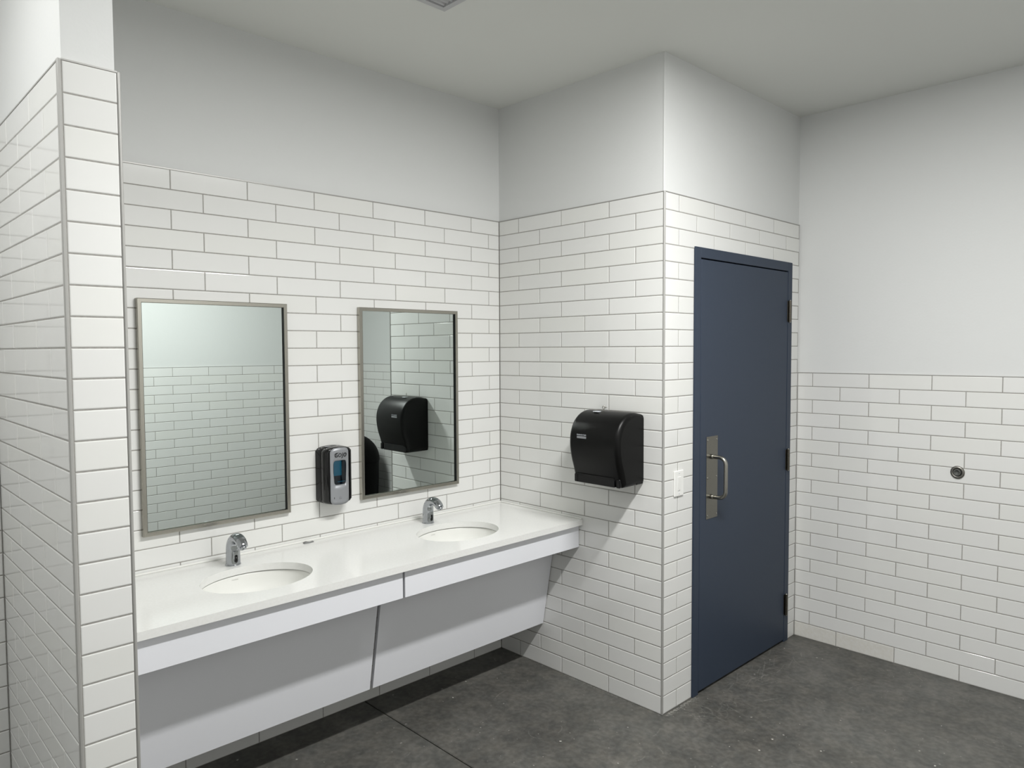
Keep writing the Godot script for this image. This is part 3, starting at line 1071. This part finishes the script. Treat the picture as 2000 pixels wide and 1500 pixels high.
# ---------------------------------------------------------------- small things
func build_small_things() -> void:
	# rocker switch beside the door
	var z := 14.06
	var t := thing("light_switch", P(1.55, -17.27, z), "white rocker light switch on the tiles beside the blue door", "switch")
	part(t, "cover_plate", box_mesh(Vector3(0.98, 1.55, 0.09) * U, 0.0022), M.switch_white, Vector3(0, 0, 0.045) * U)
	part(t, "rocker", box_mesh(Vector3(0.34, 0.82, 0.05) * U, 0.0008), M.switch_white, Vector3(0, 0, 0.078) * U, Basis(Vector3.RIGHT, 0.03))
	var ls := begin()
	bevel_box(ls, Vector3(-0.04, -0.45, 0.088) * U, Vector3(0.22, 0.022, 0.01) * U, 0.0)
	bevel_box(ls, Vector3(0.06, -0.42, 0.088) * U, Vector3(0.03, 0.06, 0.01) * U, 0.0)
	part(t, "dimmer_slot", done(ls), M.grey_print)
	for s in [-1.0, 1.0]:
		part(t, "screw", lathe([Vector2(0, 0), Vector2(0.0032, 0), Vector2(0.003, 0.001), Vector2(0, 0.0014)], 12), M.pale_print, Vector3(0, s * 0.62, 0.088) * U, Basis(Vector3.RIGHT, PI / 2))
	# wall bumper
	var b := thing("door_stop", P(17.6, -17.28, 24.84), "round dark metal wall bumper on the far right tiles", "door stop")
	var toward := Basis(Vector3.FORWARD, Vector3.LEFT, Vector3.DOWN)
	part(b, "rim", lathe([Vector2(0, 0.0), Vector2(0.0325, 0.0), Vector2(0.0325, 0.004), Vector2(0.0305, 0.0075), Vector2(0.026, 0.0095), Vector2(0.021, 0.0085), Vector2(0.0185, 0.006), Vector2(0, 0.006)], 40), M.nickel_dark, Vector3.ZERO, toward)
	part(b, "bumper", lathe([Vector2(0, 0.005), Vector2(0.0175, 0.005), Vector2(0.0175, 0.013), Vector2(0.0155, 0.0155), Vector2(0.0125, 0.0155), Vector2(0.0105, 0.012), Vector2(0.006, 0.0085), Vector2(0, 0.0075)], 36), M.rubber, Vector3.ZERO, toward)
	# scrap left on the worktop
	var sc := begin(true)
	var w := []
	for i in 9:
		var u := i / 8.0
		w.append([lerpf(-0.30, 0.30, u), 0.02 + 0.05 * sin(u * 5.0 + 0.6) * sin(PI * u), 0.10 + 0.03 * sin(u * 4.0)])
	for i in 8:
		var q := []
		var r := []
		for e in [[i, -1], [i + 1, -1], [i + 1, 1], [i, 1]]:
			q.append(Vector3(w[e[0]][0], w[e[0]][1] + 0.03, w[e[0]][2] * e[1]) * U)
			r.append(Vector3(w[e[0]][0], 0.0, w[e[0]][2] * e[1]) * U)
		face(sc, q, Vector3.UP)
		face(sc, [q[0], q[1], r[1], r[0]], Vector3.FORWARD)
		face(sc, [q[3], q[2], r[2], r[3]], Vector3.BACK)
		if i == 0: face(sc, [q[0], q[3], r[3], r[0]], Vector3.LEFT)
		if i == 7: face(sc, [q[1], q[2], r[2], r[1]], Vector3.RIGHT)
	var so := part(self, "rubber_scrap", done(sc), M.grey_rubber, P(-15.6, -20.25, 0.36))
	tag(so, "small grey scrap lying on the countertop against the back tiles", "scrap")
	# air grille in the ceiling
	var v := thing("ceiling_vent", P(-14.4, 8.0, 11.3), "grey louvred air grille in the ceiling", "vent")
	var half := 2.05
	for k in 4:
		var st := begin()
		var bs := Basis(Vector3.UP, PI / 2 * k)
		var pts := [Vector3(-half, 0, half), Vector3(half, 0, half), Vector3(half - 0.38, 0, half - 0.38), Vector3(-half + 0.38, 0, half - 0.38)]
		var lowq := []
		var upq := []
		for i in 4:
			lowq.append(bs * (pts[i] * U + Vector3(0, -0.0075 if i < 2 else -0.011, 0)))
			upq.append(bs * (pts[i] * U))
		face(st, lowq, Vector3.DOWN)
		var ctr: Vector3 = (lowq[0] + lowq[2]) / 2
		for i in 4:
			var l := (i + 1) % 4
			face(st, [lowq[i], lowq[l], upq[l], upq[i]], (lowq[i] + lowq[l]) / 2 - ctr)
		part(v, "frame_bar", done(st), M.vent_grey)
	var ds := begin()
	for k in 4:
		bevel_box(ds, Basis(Vector3.UP, PI / 2 * k) * (Vector3(0, 1.5, 1.62) * U), Vector3(3.3, 3.0, 0.06) * U, 0.0, Basis(Vector3.UP, PI / 2 * k))
	bevel_box(ds, Vector3(0, 3.03, 0) * U, Vector3(3.3, 0.06, 3.3) * U)
	part(v, "duct", done(ds), M.vent_grey)
	for i in 11:
		part(v, "louvre", box_mesh(Vector3(3.3, 0.02, 0.24) * U, 0.0004), M.vent_grey, Vector3(0, -0.002, (-1.5 + i * 0.3) * U), Basis(Vector3.RIGHT, -0.6))
	# bin in the corner by the door side of the room, seen in the second mirror
	var bin := thing("trash_can", P(13.4, -RF, 42.0), "round black dome-topped bin seen in the mirror beside the soap dispenser", "trash can")
	var r := 3.34 * U
	var h := 8.0 * U
	part(bin, "body", lathe([Vector2(0, 0.002), Vector2(r * 0.9, 0.002), Vector2(r * 0.92, 0.02), Vector2(r * 0.985, h - 0.02), Vector2(r, h), Vector2(0, h)], 48), M.bin_black)
	var dome := []
	for i in 13:
		var a := PI / 2 * i / 12
		dome.append(Vector2(r * 1.01 * cos(a), h + 0.004 + 3.3 * U * sin(a)))
	dome.insert(0, Vector2(r * 1.01, h))
	dome.insert(0, Vector2(0, h))
	dome[-1].x = 0.0
	part(bin, "dome_lid", lathe(dome, 48), M.bin_black)
